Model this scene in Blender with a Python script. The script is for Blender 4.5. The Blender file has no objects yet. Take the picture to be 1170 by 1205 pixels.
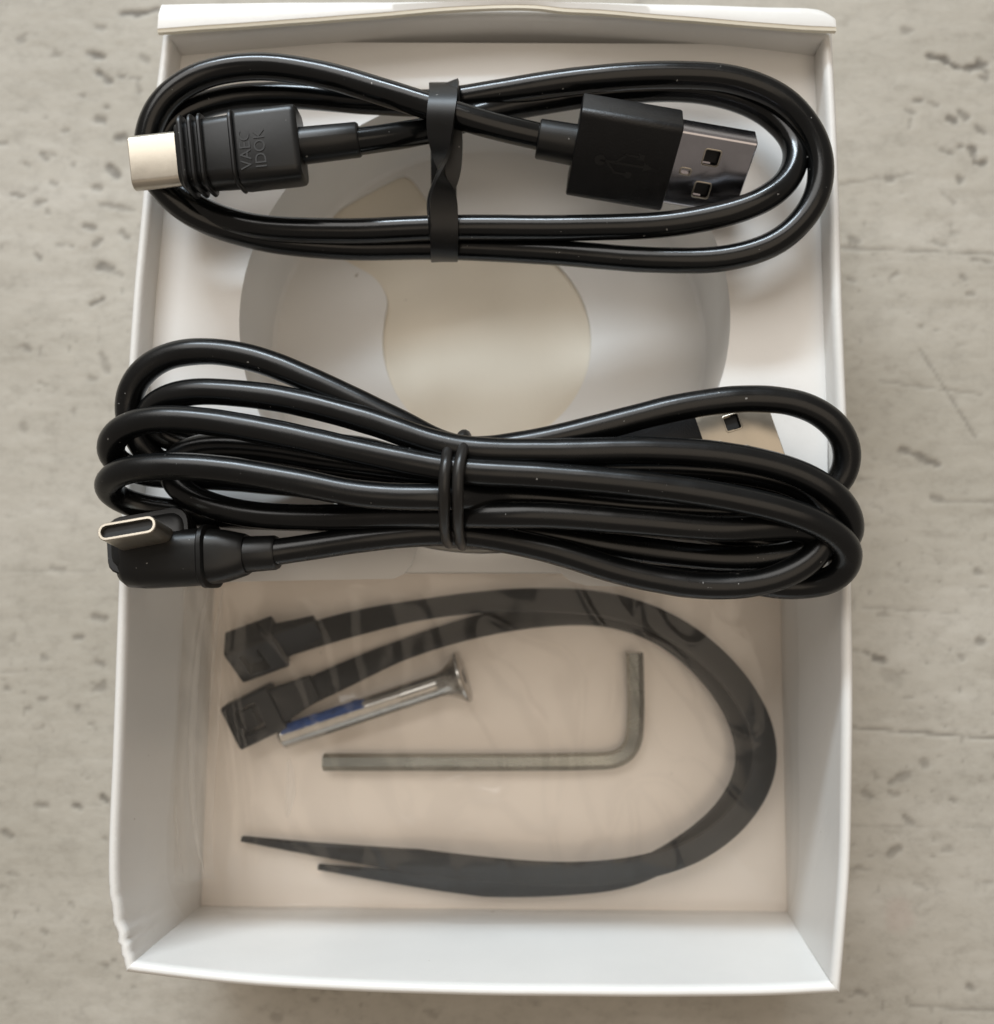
import bpy, bmesh, math
import numpy as np
from mathutils import Vector, Matrix, noise as mnoise

# ---------------------------------------------------------------- camera, light, exposure
S = 0.001                                   # the script works in millimetres
F_PX, CX, CY = 1050.0, 585.0, 602.5         # focal length and centre, in photograph pixels
NADIR = (620.0, 690.0)                      # where the plumb line below the camera falls
CAM_Z = 175.0
RIM, FLOOR, TRAY = 36.0, 2.0, 31.0          # heights of box rim, box floor, tray plate

scene = bpy.context.scene
col = scene.collection
_d = Vector(((NADIR[0]-CX)/F_PX, -(NADIR[1]-CY)/F_PX, -1)).normalized()
ROT = _d.rotation_difference(Vector((0, 0, -1))).to_matrix()
cam = bpy.data.cameras.new('camera')
camo = bpy.data.objects.new('camera', cam); col.objects.link(camo)
camo.matrix_world = Matrix.Translation((0, 0, CAM_Z*S)) @ ROT.to_4x4()
cam.sensor_fit = 'HORIZONTAL'; cam.sensor_width = 36
cam.lens = 36*F_PX/1170
cam.clip_start = 0.005; cam.clip_end = 50
cam.dof.use_dof = True; cam.dof.focus_distance = 0.131; cam.dof.aperture_fstop = 15
scene.camera = camo

world = bpy.data.worlds.new('World'); scene.world = world; world.use_nodes = True
wb = world.node_tree.nodes['Background']
wb.inputs[0].default_value = (1.0, 0.88, 0.76, 1); wb.inputs[1].default_value = 0.27   # dim warm room

def area(name, loc, target, sx, sy, power, color):
    l = bpy.data.lights.new(name, 'AREA'); l.shape = 'RECTANGLE'; l.size = sx; l.size_y = sy
    l.energy = power; l.color = color
    o = bpy.data.objects.new(name, l); col.objects.link(o); o.location = loc
    o.rotation_euler = (Vector(target)-Vector(loc)).to_track_quat('-Z', 'Y').to_euler()
area('window_light', (-0.40, 1.15, 1.30), (0, 0, 0.03), 1.3, 1.1, 18.5, (1.0, 0.975, 0.94))
area('window_light_lower_pane', (-0.30, 1.5, 0.86), (0, 0, 0.03), 0.95, 0.13, 26, (0.76, 0.89, 1.0))
area('added_fill_light', (0.45, -0.25, 2.1), (0, 0, 0.02), 1.9, 1.5, 9.5, (1.0, 0.84, 0.66))  # added warm fill from overhead, out of view

scene.view_settings.view_transform = 'Standard'; scene.view_settings.look = 'None'
scene.view_settings.exposure = 0.0; scene.view_settings.gamma = 1
scene.render.engine = 'CYCLES'
scene.cycles.transparent_max_bounces = 16; scene.cycles.max_bounces = 10

def at(px, py, z):
    r = ROT @ Vector(((px-CX)/F_PX, -(py-CY)/F_PX, -1))
    return Vector((0, 0, CAM_Z)) + r*((z-CAM_Z)/r.z)

# ---------------------------------------------------------------- materials
def nodes(name):
    m = bpy.data.materials.new(name); m.use_nodes = True
    nt = m.node_tree
    return m, nt, nt.nodes['Principled BSDF'], nt.nodes['Material Output']
def N(nt, kind, **kw):
    n = nt.nodes.new(kind)
    for k, v in kw.items():
        if k in n.inputs: n.inputs[k].default_value = v
        else: setattr(n, k, v)
    return n
def noise_tex(nt, scale, detail=4, rough=0.55, stretch=(1, 1, 1)):
    tc = N(nt, 'ShaderNodeTexCoord'); mp = N(nt, 'ShaderNodeMapping'); mp.inputs['Scale'].default_value = stretch
    nt.links.new(tc.outputs['Object'], mp.inputs['Vector'])
    n = N(nt, 'ShaderNodeTexNoise'); n.inputs['Scale'].default_value = scale
    n.inputs['Detail'].default_value = detail; n.inputs['Roughness'].default_value = rough
    nt.links.new(mp.outputs[0], n.inputs['Vector'])
    return n.outputs['Fac']
def ramp(nt, fac, stops):
    r = N(nt, 'ShaderNodeValToRGB'); e = r.color_ramp.elements
    while len(e) < len(stops): e.new(0.5)
    for el, (p, c) in zip(e, stops):
        el.position = p; el.color = (*c, 1) if len(c) == 3 else c
    nt.links.new(fac, r.inputs[0]); return r.outputs[0]
def bump(nt, bsdf, h, strength, dist):
    b = N(nt, 'ShaderNodeBump'); b.inputs['Strength'].default_value = strength; b.inputs['Distance'].default_value = dist
    nt.links.new(h, b.inputs['Height']); nt.links.new(b.outputs[0], bsdf.inputs['Normal'])
def simple(name, base, rough=0.5, metal=0.0, var=0.12, scale=300, bmp=0.15, dist=0.00008, spec=0.5, rvar=0.08, stretch=(1, 1, 1)):
    m, nt, b, out = nodes(name)
    f = noise_tex(nt, scale, 5, 0.6, stretch)
    lo = tuple(c*(1-var) for c in base); hi = tuple(min(1, c*(1+var)) for c in base)
    nt.links.new(ramp(nt, f, [(0.3, lo), (0.7, hi)]), b.inputs['Base Color'])
    r = N(nt, 'ShaderNodeMapRange'); r.inputs['To Min'].default_value = rough-rvar; r.inputs['To Max'].default_value = rough+rvar
    nt.links.new(f, r.inputs[0]); nt.links.new(r.outputs[0], b.inputs['Roughness'])
    b.inputs['Metallic'].default_value = metal; b.inputs['Specular IOR Level'].default_value = spec
    if bmp: bump(nt, b, noise_tex(nt, scale*6, 3, 0.6, stretch), bmp, dist)
    return m

def card(name, base, rough=0.42, specks=True):
    m, nt, b, out = nodes(name)
    f = noise_tex(nt, 55, 4)
    c = ramp(nt, f, [(0.3, tuple(x*0.965 for x in base)), (0.7, tuple(min(1, x*1.02) for x in base))])
    if specks:
        s = ramp(nt, noise_tex(nt, 420, 2, 0.5), [(0.775, (0, 0, 0)), (0.80, (1, 1, 1))])
        mx = N(nt, 'ShaderNodeMix', data_type='RGBA'); nt.links.new(s, mx.inputs[0])
        nt.links.new(c, mx.inputs[6]); mx.inputs[7].default_value = (0.42, 0.38, 0.33, 1); c = mx.outputs[2]
    nt.links.new(c, b.inputs['Base Color'])
    b.inputs['Roughness'].default_value = rough; b.inputs['Specular IOR Level'].default_value = 0.45
    bump(nt, b, noise_tex(nt, 900, 5, 0.65), 0.25, 0.00012)
    if specks:
        fine = b.inputs['Normal'].links[0].from_node
        w = N(nt, 'ShaderNodeBump'); w.inputs['Strength'].default_value = 0.30; w.inputs['Distance'].default_value = 0.0022
        nt.links.new(noise_tex(nt, 26, 2, 0.45), w.inputs['Height']); nt.links.new(w.outputs[0], fine.inputs['Normal'])
    return m
def rubber(name, base, rough, dust=True):
    m, nt, b, out = nodes(name)
    f = noise_tex(nt, 160, 4)
    c = ramp(nt, f, [(0.3, tuple(x*0.8 for x in base)), (0.7, tuple(x*1.25 for x in base))])
    if dust:
        s = ramp(nt, noise_tex(nt, 1300, 2, 0.4), [(0.760, (0, 0, 0)), (0.80, (1, 1, 1))])
        mx = N(nt, 'ShaderNodeMix', data_type='RGBA'); nt.links.new(s, mx.inputs[0])
        nt.links.new(c, mx.inputs[6]); mx.inputs[7].default_value = (0.25, 0.25, 0.24, 1); c = mx.outputs[2]
    nt.links.new(c, b.inputs['Base Color'])
    r = N(nt, 'ShaderNodeMapRange'); r.inputs['To Min'].default_value = rough-0.08; r.inputs['To Max'].default_value = rough+0.1
    nt.links.new(f, r.inputs[0]); nt.links.new(r.outputs[0], b.inputs['Roughness'])
    b.inputs['Specular IOR Level'].default_value = 0.38
    bump(nt, b, noise_tex(nt, 700, 4, 0.6), 0.12, 0.0001)
    return m

M = {}
M['card'] = card('white_coated_card', (0.745, 0.73, 0.70), 0.33)
M['card_raw'] = card('cream_card_edge', (0.79, 0.74, 0.62), 0.7, False)
M['liner'] = card('warm_floor_liner', (0.84, 0.755, 0.67), 0.5)
M['tray'] = card('tray_card', (0.78, 0.765, 0.74), 0.5)
M['tray_back'] = card('cream_backing_card', (0.79, 0.73, 0.62), 0.6)
M['cord'] = rubber('glossy_black_cable_jacket', (0.003, 0.0034, 0.0036), 0.185)
M['cord_satin'] = rubber('satin_black_cable_jacket', (0.0035, 0.0038, 0.004), 0.25)
M['plug'] = rubber('black_moulded_plastic', (0.004, 0.0042, 0.0042), 0.36)
M['grain'] = simple('grained_black_plastic', (0.0035, 0.0035, 0.004), 0.42, 0, 0.2, 500, 0.5, 0.00012, 0.4)
M['band'] = rubber('black_rubber_band', (0.004, 0.004, 0.004), 0.40)
M['wire'] = rubber('black_tie_wire', (0.016, 0.015, 0.014), 0.32, False)
M['nickel'] = simple('satin_nickel', (0.48, 0.435, 0.365), 0.33, 0.9, 0.05, 400, 0.1, 0.00003)
M['steel'] = simple('bright_steel', (0.43, 0.42, 0.45), 0.19, 1, 0.06, 400, 0.12, 0.00003)
M['screw'] = simple('plated_screw_steel', (0.42, 0.40, 0.37), 0.24, 1, 0.1, 600, 0.2, 0.00004)
M['key'] = simple('hex_key_steel', (0.30, 0.30, 0.265), 0.26, 1, 0.12, 300, 0.2, 0.00004, stretch=(0.2, 1, 1))
M['dark'] = simple('dark_cavity_plastic', (0.006, 0.006, 0.006), 0.6, bmp=0)
M['blue'] = simple('blue_thread_lock', (0.006, 0.045, 0.19), 0.5, 0, 0.4, 900, 0.4, 0.0001)
M['nylon'] = simple('black_nylon', (0.004, 0.004, 0.004), 0.46, 0, 0.2, 250, 0.15, spec=0.3)
M['emboss'] = simple('embossed_letters', (0.007, 0.007, 0.007), 0.45, bmp=0)

def film_material(name, lo, hi):
    m, nt, b, out = nodes(name)
    nt.nodes.remove(b)
    tr = N(nt, 'ShaderNodeBsdfTransparent'); tr.inputs[0].default_value = (0.99, 0.988, 0.985, 1)
    df = N(nt, 'ShaderNodeBsdfDiffuse'); df.inputs[0].default_value = (0.86, 0.84, 0.80, 1)
    tl = N(nt, 'ShaderNodeBsdfTranslucent'); tl.inputs[0].default_value = (0.86, 0.84, 0.80, 1)
    gl = N(nt, 'ShaderNodeBsdfGlossy'); gl.inputs['Roughness'].default_value = 0.115; gl.inputs[0].default_value = (1, 1, 1, 1)
    h = N(nt, 'ShaderNodeMixShader'); h.inputs[0].default_value = 0.4
    nt.links.new(df.outputs[0], h.inputs[1]); nt.links.new(tl.outputs[0], h.inputs[2])
    a = N(nt, 'ShaderNodeMixShader')
    mr = N(nt, 'ShaderNodeMapRange'); mr.inputs['To Min'].default_value = lo; mr.inputs['To Max'].default_value = hi
    nt.links.new(noise_tex(nt, 60, 4), mr.inputs[0]); nt.links.new(mr.outputs[0], a.inputs[0])
    nt.links.new(tr.outputs[0], a.inputs[1]); nt.links.new(h.outputs[0], a.inputs[2])
    fr = N(nt, 'ShaderNodeLayerWeight'); fr.inputs[0].default_value = 0.5
    pw = N(nt, 'ShaderNodeMath', operation='POWER'); pw.inputs[1].default_value = 5; nt.links.new(fr.outputs['Facing'], pw.inputs[0])
    rf = N(nt, 'ShaderNodeMapRange'); rf.inputs['To Min'].default_value = 0.024; rf.inputs['To Max'].default_value = 0.5; nt.links.new(pw.outputs[0], rf.inputs[0])
    g = N(nt, 'ShaderNodeMixShader'); nt.links.new(rf.outputs[0], g.inputs[0])
    nt.links.new(a.outputs[0], g.inputs[1]); nt.links.new(gl.outputs[0], g.inputs[2])
    nt.links.new(g.outputs[0], out.inputs[0])
    bp = N(nt, 'ShaderNodeBump'); bp.inputs['Strength'].default_value = 0.14; bp.inputs['Distance'].default_value = 0.0006
    nt.links.new(noise_tex(nt, 130, 4, 0.5, (1, 0.6, 1)), bp.inputs['Height'])
    nt.links.new(bp.outputs[0], gl.inputs['Normal']); nt.links.new(bp.outputs[0], fr.inputs['Normal'])
    return m
M['film'] = film_material('clear_plastic_film', 0.025, 0.075)
M['gusset'] = film_material('folded_film', 0.06, 0.20)
M['seal'] = film_material('milky_sealed_film', 0.14, 0.30)
M['film_under'] = film_material('clear_plastic_film_underside', 0.008, 0.02)

def table_material():
    m, nt, b, out = nodes('worn_concrete_table')
    at_ = N(nt, 'ShaderNodeAttribute', attribute_name='grime')
    f1 = noise_tex(nt, 28, 6, 0.6, (0.6, 1.6, 1)); f2 = noise_tex(nt, 230, 7, 0.75, (0.85, 1.15, 1)); f3 = noise_tex(nt, 6, 3, 0.5)
    c1 = ramp(nt, f1, [(0.28, (0.352, 0.325, 0.275)), (0.55, (0.415, 0.386, 0.333)), (0.78, (0.49, 0.462, 0.41))])
    c2 = ramp(nt, f2, [(0.25, (0.72, 0.71, 0.70)), (0.5, (1, 1, 1)), (0.8, (1.1, 1.1, 1.1))])
    mu = N(nt, 'ShaderNodeMix', data_type='RGBA', blend_type='MULTIPLY'); mu.inputs[0].default_value = 0.85
    nt.links.new(c1, mu.inputs[6]); nt.links.new(c2, mu.inputs[7])
    c3 = ramp(nt, f3, [(0.3, (0.93, 0.92, 0.90)), (0.7, (1.06, 1.06, 1.07))])
    m3 = N(nt, 'ShaderNodeMix', data_type='RGBA', blend_type='MULTIPLY'); m3.inputs[0].default_value = 1
    nt.links.new(mu.outputs[2], m3.inputs[6]); nt.links.new(c3, m3.inputs[7])
    mx = N(nt, 'ShaderNodeMix', data_type='RGBA'); sep = N(nt, 'ShaderNodeSeparateColor')
    nt.links.new(at_.outputs['Color'], sep.inputs[0])
    nt.links.new(sep.outputs[0], mx.inputs[0]); nt.links.new(m3.outputs[2], mx.inputs[6]); mx.inputs[7].default_value = (0.10, 0.088, 0.072, 1)
    mp = N(nt, 'ShaderNodeMix', data_type='RGBA'); nt.links.new(sep.outputs[1], mp.inputs[0])
    nt.links.new(mx.outputs[2], mp.inputs[6]); mp.inputs[7].default_value = (0.40, 0.30, 0.26, 1)
    nt.links.new(mp.outputs[2], b.inputs['Base Color'])
    b.inputs['Roughness'].default_value = 0.62; b.inputs['Specular IOR Level'].default_value = 0.35
    bump(nt, b, f2, 0.35, 0.0004)
    return m
M['table'] = table_material()

# ---------------------------------------------------------------- mesh helpers
class MB:
    def __init__(s): s.v = []; s.f = []
    def add(s, vs, fs):
        o = len(s.v); s.v += [Vector(p) for p in vs]; s.f += [tuple(i+o for i in f) for f in fs]; return s
    def loft(s, rings, closed=True, cap=True, ring_closed=True):
        n = len(rings[0]); vs = [p for r in rings for p in r]; fs = []
        for i in range(len(rings)-1):
            for j in range(n if ring_closed else n-1):
                k = (j+1) % n
                fs.append((i*n+j, i*n+k, (i+1)*n+k, (i+1)*n+j))
        if cap and ring_closed:
            fs.append(tuple(range(n-1, -1, -1))); fs.append(tuple((len(rings)-1)*n+j for j in range(n)))
        return s.add(vs, fs)
    def mesh(s, name):
        me = bpy.data.meshes.new(name); me.from_pydata([tuple(p*S) for p in s.v], [], s.f); me.validate()
        bm = bmesh.new(); bm.from_mesh(me); bmesh.ops.recalc_face_normals(bm, faces=bm.faces); bm.to_mesh(me); bm.free()
        return me
    def build(s, name, mat, parent=None, smooth=True, angle=38):
        o = bpy.data.objects.new(name, s.mesh(name)); col.objects.link(o)
        o.data.materials.append(mat); attach(o, parent)
        if smooth: shade(o, angle)
        return o
def shade(o, angle=38):
    me = o.data; me.polygons.foreach_set('use_smooth', [True]*len(me.polygons))
    try: me.set_sharp_from_angle(angle=math.radians(angle))
    except Exception: pass
def attach(o, parent):
    if parent is None: return
    o.parent = parent
    if parent.type == 'EMPTY': o.location = -parent.location
def thing(name, label, cat, base, group=None):
    o = bpy.data.objects.new(name, None); col.objects.link(o); o.location = Vector(base)*S
    o.empty_display_size = 0.01; o['label'] = label; o['category'] = cat
    if group: o['group'] = group
    return o
def cut(o, cutters):
    """boolean difference, baked into the mesh"""
    tmp = []
    for c in cutters:
        q = bpy.data.objects.new('cutter', c.mesh('cutter')); col.objects.link(q); tmp.append(q)
        if o.parent is not None and o.parent.type == 'EMPTY': q.location = o.location + o.parent.location
        md = o.modifiers.new('cut', 'BOOLEAN'); md.operation = 'DIFFERENCE'; md.solver = 'EXACT'; md.object = q
    bpy.context.view_layer.update()
    dg = bpy.context.evaluated_depsgraph_get()
    me = bpy.data.meshes.new_from_object(o.evaluated_get(dg))
    o.modifiers.clear(); old = o.data; o.data = me; me.name = old.name + '_cut'
    for q in tmp: bpy.data.objects.remove(q)
    shade(o)

def spline(pts, step=0.8, smooth=3.0):
    """Catmull-Rom through the points, resampled evenly and relaxed"""
    P = np.array([tuple(p) for p in pts], float)
    P = np.vstack([2*P[0]-P[1], P, 2*P[-1]-P[-2]])
    out = []
    for i in range(1, len(P)-2):
        p0, p1, p2, p3 = P[i-1:i+3]
        n = max(4, int(np.linalg.norm(p2-p1)/0.4))
        t = np.linspace(0, 1, n, endpoint=False)[:, None]
        d0, d1, d2 = [max(np.linalg.norm(b-a)**0.5, 1e-4) for a, b in ((p0, p1), (p1, p2), (p2, p3))]
        m1 = (p2-p1) + d1*((p1-p0)/d0 - (p2-p0)/(d0+d1)); m2 = (p2-p1) + d1*((p3-p2)/d2 - (p3-p1)/(d1+d2))
        out.append((2*t**3-3*t**2+1)*p1 + (t**3-2*t**2+t)*m1 + (-2*t**3+3*t**2)*p2 + (t**3-t**2)*m2)
    out.append(P[-2][None]); Q = np.vstack(out)
    L = np.concatenate([[0], np.cumsum(np.linalg.norm(np.diff(Q, axis=0), axis=1))])
    n = max(4, int(L[-1]/step)); s = np.linspace(0, L[-1], n+1)
    Q = np.stack([np.interp(s, L, Q[:, k]) for k in range(3)], 1)
    w = int(smooth/step)
    if w > 0:
        k = np.hanning(2*w+3)[1:-1]; k /= k.sum()
        E = np.vstack([2*Q[0]-Q[w:0:-1], Q, 2*Q[-1]-Q[-2:-w-2:-1]])
        Q = np.stack([np.convolve(E[:, j], k, 'valid') for j in range(3)], 1)
    return [Vector(q) for q in Q]
def frames(path, up=Vector((0, 0, 1))):
    out = []; n = len(path); t0 = (path[1]-path[0]).normalized()
    u = up - t0*up.dot(t0)
    if u.length < 1e-3: u = Vector((0, 1, 0)) - t0*t0.y
    u.normalize()
    for i in range(n):
        t = (path[min(i+1, n-1)]-path[max(i-1, 0)]).normalized()
        u = (u - t*u.dot(t)).normalized(); out.append((path[i], t, u, t.cross(u)))
    return out
def tube(mb, path, r, sides=16, cap=True, wob=0.0):
    rings = []
    for i, (p, t, u, v) in enumerate(frames(path)):
        rr = r(i/(len(path)-1)) if callable(r) else r
        if wob: rr *= 1+wob*mnoise.noise(p*0.25)
        rings.append([p + (u*math.cos(a)+v*math.sin(a))*rr for a in (2*math.pi*k/sides for k in range(sides))])
    return mb.loft(rings, cap=cap)
def rr_ring(c, sx, sy, hw, hh, r, seg=4):
    """rounded rectangle about c in the plane of unit vectors sx, sy"""
    r = min(r, hw*0.999, hh*0.999); out = []
    for qx, qy, a0 in ((1, 1, 0), (-1, 1, 90), (-1, -1, 180), (1, -1, 270)):
        for k in range(seg+1):
            a = math.radians(a0+90*k/seg)
            out.append(c + sx*(qx*(hw-r)+r*math.cos(a)) + sy*(qy*(hh-r)+r*math.sin(a)))
    return out
class Fr:
    """a plug's own axes: u along, s across, w up"""
    def __init__(f, origin, axis, up=Vector((0, 0, 1)), roll=0):
        f.o = Vector(origin); f.u = Vector(axis).normalized()
        w = Vector(up); w = (w - f.u*w.dot(f.u)).normalized()
        if roll: w = Matrix.Rotation(math.radians(roll), 3, f.u) @ w
        f.w = w; f.s = f.w.cross(f.u)
    def p(f, a, b=0, c=0): return f.o + f.u*a + f.s*b + f.w*c
    def ring(f, a, hw, hh, r, b=0, c=0, seg=4): return rr_ring(f.p(a, b, c), f.s, f.w, hw, hh, r, seg)
    def body(f, secs, seg=4):
        return MB().loft([f.ring(a, hw, hh, r, seg=seg) for a, hw, hh, r in secs])
    def box(f, a0, a1, b0, b1, c0, c1):
        v = [f.p(a, b, c) for a in (a0, a1) for b in (b0, b1) for c in (c0, c1)]
        return MB().add(v, [(0, 1, 3, 2), (4, 6, 7, 5), (0, 4, 5, 1), (2, 3, 7, 6), (0, 2, 6, 4), (1, 5, 7, 3)])
def rounded(a0, a1, hw, hh, r, b=0.5):
    """sections of a block with softened ends"""
    return [(a0, hw-b, hh-b, max(r-b, 0.05)), (a0+b*0.3, hw-b*0.3, hh-b*0.3, r-b*0.3), (a0+b, hw, hh, r),
            (a1-b, hw, hh, r), (a1-b*0.3, hw-b*0.3, hh-b*0.3, r-b*0.3), (a1, hw-b, hh-b, max(r-b, 0.05))]
def sheet(outline, holes, z, thick):
    """flat card cut to an outline with holes, given real thickness; points are Vectors (x, y used)"""
    bm = bmesh.new(); loops = []
    for lp in [outline]+holes:
        vs = [bm.verts.new((p.x, p.y, z)) for p in lp]; loops.append(vs)
        for i in range(len(vs)): bm.edges.new((vs[i], vs[(i+1) % len(vs)]))
    bmesh.ops.triangle_fill(bm, use_beauty=True, use_dissolve=False, edges=bm.edges[:])
    bm.verts.index_update()
    v = [p.co.copy() for p in bm.verts]; f = [tuple(q.index for q in fc.verts) for fc in bm.faces]
    n = len(v); mb = MB()
    fs = f + [tuple(i+n for i in q[::-1]) for q in f]
    for vs in loops:
        idx = [q.index for q in vs]
        for i in range(len(idx)):
            a, b = idx[i], idx[(i+1) % len(idx)]; fs.append((a, b, b+n, a+n))
    bm.free()
    return mb.add(v+[p-Vector((0, 0, thick)) for p in v], fs)
def resample(pts, n, closed=False):
    P = np.array([tuple(p)[:2] for p in pts], float)
    L = np.concatenate([[0], np.cumsum(np.linalg.norm(np.diff(P, axis=0), axis=1))]); s = np.linspace(0, L[-1], n)
    return [Vector((np.interp(a, L, P[:, 0]), np.interp(a, L, P[:, 1]), 0)) for a in s]
def px_curve(pts, z, step=1.5, smooth=3.0):
    return spline([at(x, y, z) for x, y in pts], step, smooth)

# ---------------------------------------------------------------- table
def lattice(X, Y, sx, sy, seed):
    rng = np.random.RandomState(seed); G = rng.rand(257, 257)
    x = X/sx+1000; y = Y/sy+1000; xi = np.floor(x).astype(int); yi = np.floor(y).astype(int)
    fx = x-xi; fy = y-yi; fx = fx*fx*(3-2*fx); fy = fy*fy*(3-2*fy)
    g = lambda a, b: G[a % 257, b % 257]
    return (g(xi, yi)*(1-fx)+g(xi+1, yi)*fx)*(1-fy) + (g(xi, yi+1)*(1-fx)+g(xi+1, yi+1)*fx)*fy
def sst(a, b, x): t = np.clip((x-a)/(b-a), 0, 1); return t*t*(3-2*t)
def build_table():
    fine = 0.5
    gx = np.concatenate([[-900, -500, -300, -200, -150], np.arange(-125, 120, fine), [150, 200, 300, 500, 900]])
    gy = np.concatenate([[-900, -500, -300, -200, -140], np.arange(-105, 140, fine), [170, 220, 300, 500, 900]])
    X, Y = np.meshgrid(gx, gy)
    nj = lattice(X, Y, 1.6, 1.2, 1)-0.5; nj2 = lattice(X, Y, 0.8, 0.8, 2)-0.5
    grime = np.zeros_like(X); pink = np.zeros_like(X); depth = np.zeros_like(X)
    # scattered small pits, gathered in patches
    a = lattice(X, Y, 3.4, 1.7, 3)*0.65 + lattice(X, Y, 1.3, 0.9, 4)*0.35
    patch = lattice(X, Y, 26, 18, 5)*0.6 + lattice(X, Y, 9, 6, 6)*0.4
    grime += 0.40*sst(0.74, 0.84, a)*sst(0.52, 0.72, patch)
    b = lattice(X, Y, 1.5, 1.1, 7)
    grime += 0.35*sst(0.86, 0.97, b)*sst(0.45, 0.7, lattice(X, Y, 20, 22, 8))
    # faint horizontal board lines left by the formwork
    st = lattice(X, Y, 30, 0.9, 9); grime += 0.06*sst(0.72, 0.95, st)*sst(0.35, 0.7, lattice(X, Y, 25, 9, 10))
    def seg(x0, y0, x1, y1, w, k, jit=1.0):
        nonlocal grime
        p, q = at(x0, y0, 0), at(x1, y1, 0); dx, dy = q.x-p.x, q.y-p.y; L2 = max(dx*dx+dy*dy, 1e-6)
        t = np.clip(((X-p.x)*dx+(Y-p.y)*dy)/L2, 0, 1)
        d = np.hypot(X-p.x-t*dx, Y-p.y-t*dy) + jit*(nj*1.3+nj2*0.8)
        grime = np.maximum(grime, k*(1-sst(w*0.45, w*1.25, d))*(0.75+0.5*lattice(X, Y, 2.2, 1.5, 12)))
    for g in [(143, 15, 170, 15, .75, .8), (170, 15, 186, 10, .6, .7), (105, 63, 120, 67, .7, .6), (116, 86, 130, 96, .8, .65), (140, 88, 163, 93, .45, .5),
              (160, 92, 163, 108, .5, .4), (122, 126, 128, 126, .6, .5), (113, 139, 123, 143, .7, .5), (138, 162, 148, 162, .9, .75), (49, 180, 53, 186, .7, .6),
              (128, 198, 138, 205, 1.1, .7), (110, 219, 116, 220, .8, .45), (14, 228, 26, 231, .6, .5), (42, 239, 52, 236, .6, .45), (116, 240, 157, 247, .55, .42),
              (100, 265, 109, 267, .8, .55), (111, 287, 118, 282, .7, .5), (143, 273, 149, 279, .8, .5), (42, 299, 46, 303, .7, .6), (116, 312, 130, 315, 1.0, .65),
              (130, 317, 142, 323, .5, .35), (106, 358, 120, 353, .7, .6), (78, 288, 84, 290, .6, .4), (95, 111, 97, 112, .7, .4), (166, 66, 171, 70, .8, .5),
              (30, 193, 33, 194, .6, .4), (84, 193, 87, 195, .7, .4), (22, 46, 26, 46, .7, .4), (75, 153, 79, 152, .5, .4), (114, 30, 120, 32, .7, .4), (60, 215, 64, 216, .6, .4),
              (28, 408, 34, 412, .8, .4), (118, 416, 126, 436, .8, .4), (26, 498, 30, 505, .7, .3),
              (6, 980, 12, 985, .8, .6), (121, 938, 125, 941, .8, .6), (87, 947, 94, 950, .7, .6), (44, 947, 55, 946, .6, .4), (88, 751, 97, 750, .8, .5), (110, 726, 122, 730, .7, .5),
              (60, 670, 75, 671, .4, .35), (112, 780, 120, 783, .6, .4), (10, 1030, 20, 1031, .5, .35), (82, 1063, 86, 1066, .6, .4), (50, 1095, 54, 1097, .6, .35), (120, 1135, 125, 1138, .6, .4),
              (1094, 66, 1112, 70, .8, .8), (1112, 71, 1136, 81, .55, .8), (1136, 80, 1160, 76, .8, .75), (1152, 72, 1162, 84, .6, .6), (1154, 90, 1160, 92, .6, .5),
              (1076, 117, 1084, 118, .6, .5), (1066, 128, 1074, 132, .6, .5), (1117, 138, 1123, 141, .8, .7), (1130, 132, 1138, 138, .6, .6), (1150, 150, 1160, 156, .7, .5), (1094, 119, 1104, 124, .5, .4),
              (1132, 172, 1146, 176, .7, .65), (1144, 176, 1148, 190, .6, .6), (1148, 192, 1160, 190, .7, .7), (1128, 208, 1131, 211, .8, .6), (1108, 176, 1120, 180, .5, .4), (1072, 140, 1070, 150, .5, .4),
              (998, 328, 1006, 330, .6, .55), (1048, 326, 1056, 322, .6, .45), (1132, 326, 1138, 330, .6, .45), (1062, 34, 1072, 36, .7, .45), (1044, 209, 1050, 209, .7, .5), (1158, 307, 1165, 309, .6, .45),
              (1098, 284, 1115, 290, .6, .35), (1000, 281, 1012, 284, .6, .4), (1110, 228, 1124, 238, .5, .3), (1140, 345, 1146, 346, .6, .4),
              (1031, 774, 1039, 777, .9, .65), (1010, 766, 1021, 767, .7, .5), (1040, 792, 1060, 802, 1.2, .22), (1153, 754, 1157, 756, .8, .5), (1086, 899, 1090, 899, .8, .45), (1048, 922, 1068, 912, .7, .45),
              (1046, 932, 1056, 934, .5, .4), (1120, 941, 1123, 943, .7, .5), (1048, 1004, 1058, 998, .8, .45), (1066, 962, 1072, 968, .8, .4), (1076, 1040, 1092, 1046, .6, .3), (1141, 1162, 1145, 1164, .7, .6),
              (1018, 932, 1024, 936, .6, .4), (1150, 672, 1154, 674, .7, .4), (1130, 772, 1134, 774, .7, .35), (1062, 528, 1104, 546, .65, .6), (1100, 586, 1108, 588, .7, .45), (1152, 1040, 1166, 1038, .5, .3),
              (1010, 1168, 1020, 1170, .6, .35), (500, 1190, 512, 1196, .8, .35), (320, 1196, 330, 1198, .7, .35)]:
        seg(*g[:6], 0.55)
    for x0, y0, x1, y1, w, k in [(990, 216, 1075, 204, .32, .30), (985, 291, 1180, 299, .30, .42), (1036, 448, 1155, 464, .28, .30), (1084, 412, 1150, 516, .30, .42), (1000, 856, 1180, 870, .30, .60),
                                 (1000, 713, 1130, 722, .28, .24), (1000, 973, 1180, 975, .25, .22), (1070, 1184, 1180, 1190, .3, .4), (0, 790, 60, 789, .25, .25), (1104, 589, 1180, 592, .3, .3), (0, 670, 110, 672, .25, .18)]:
        seg(x0, y0, x1, y1, w, k, 0.14)
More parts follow.
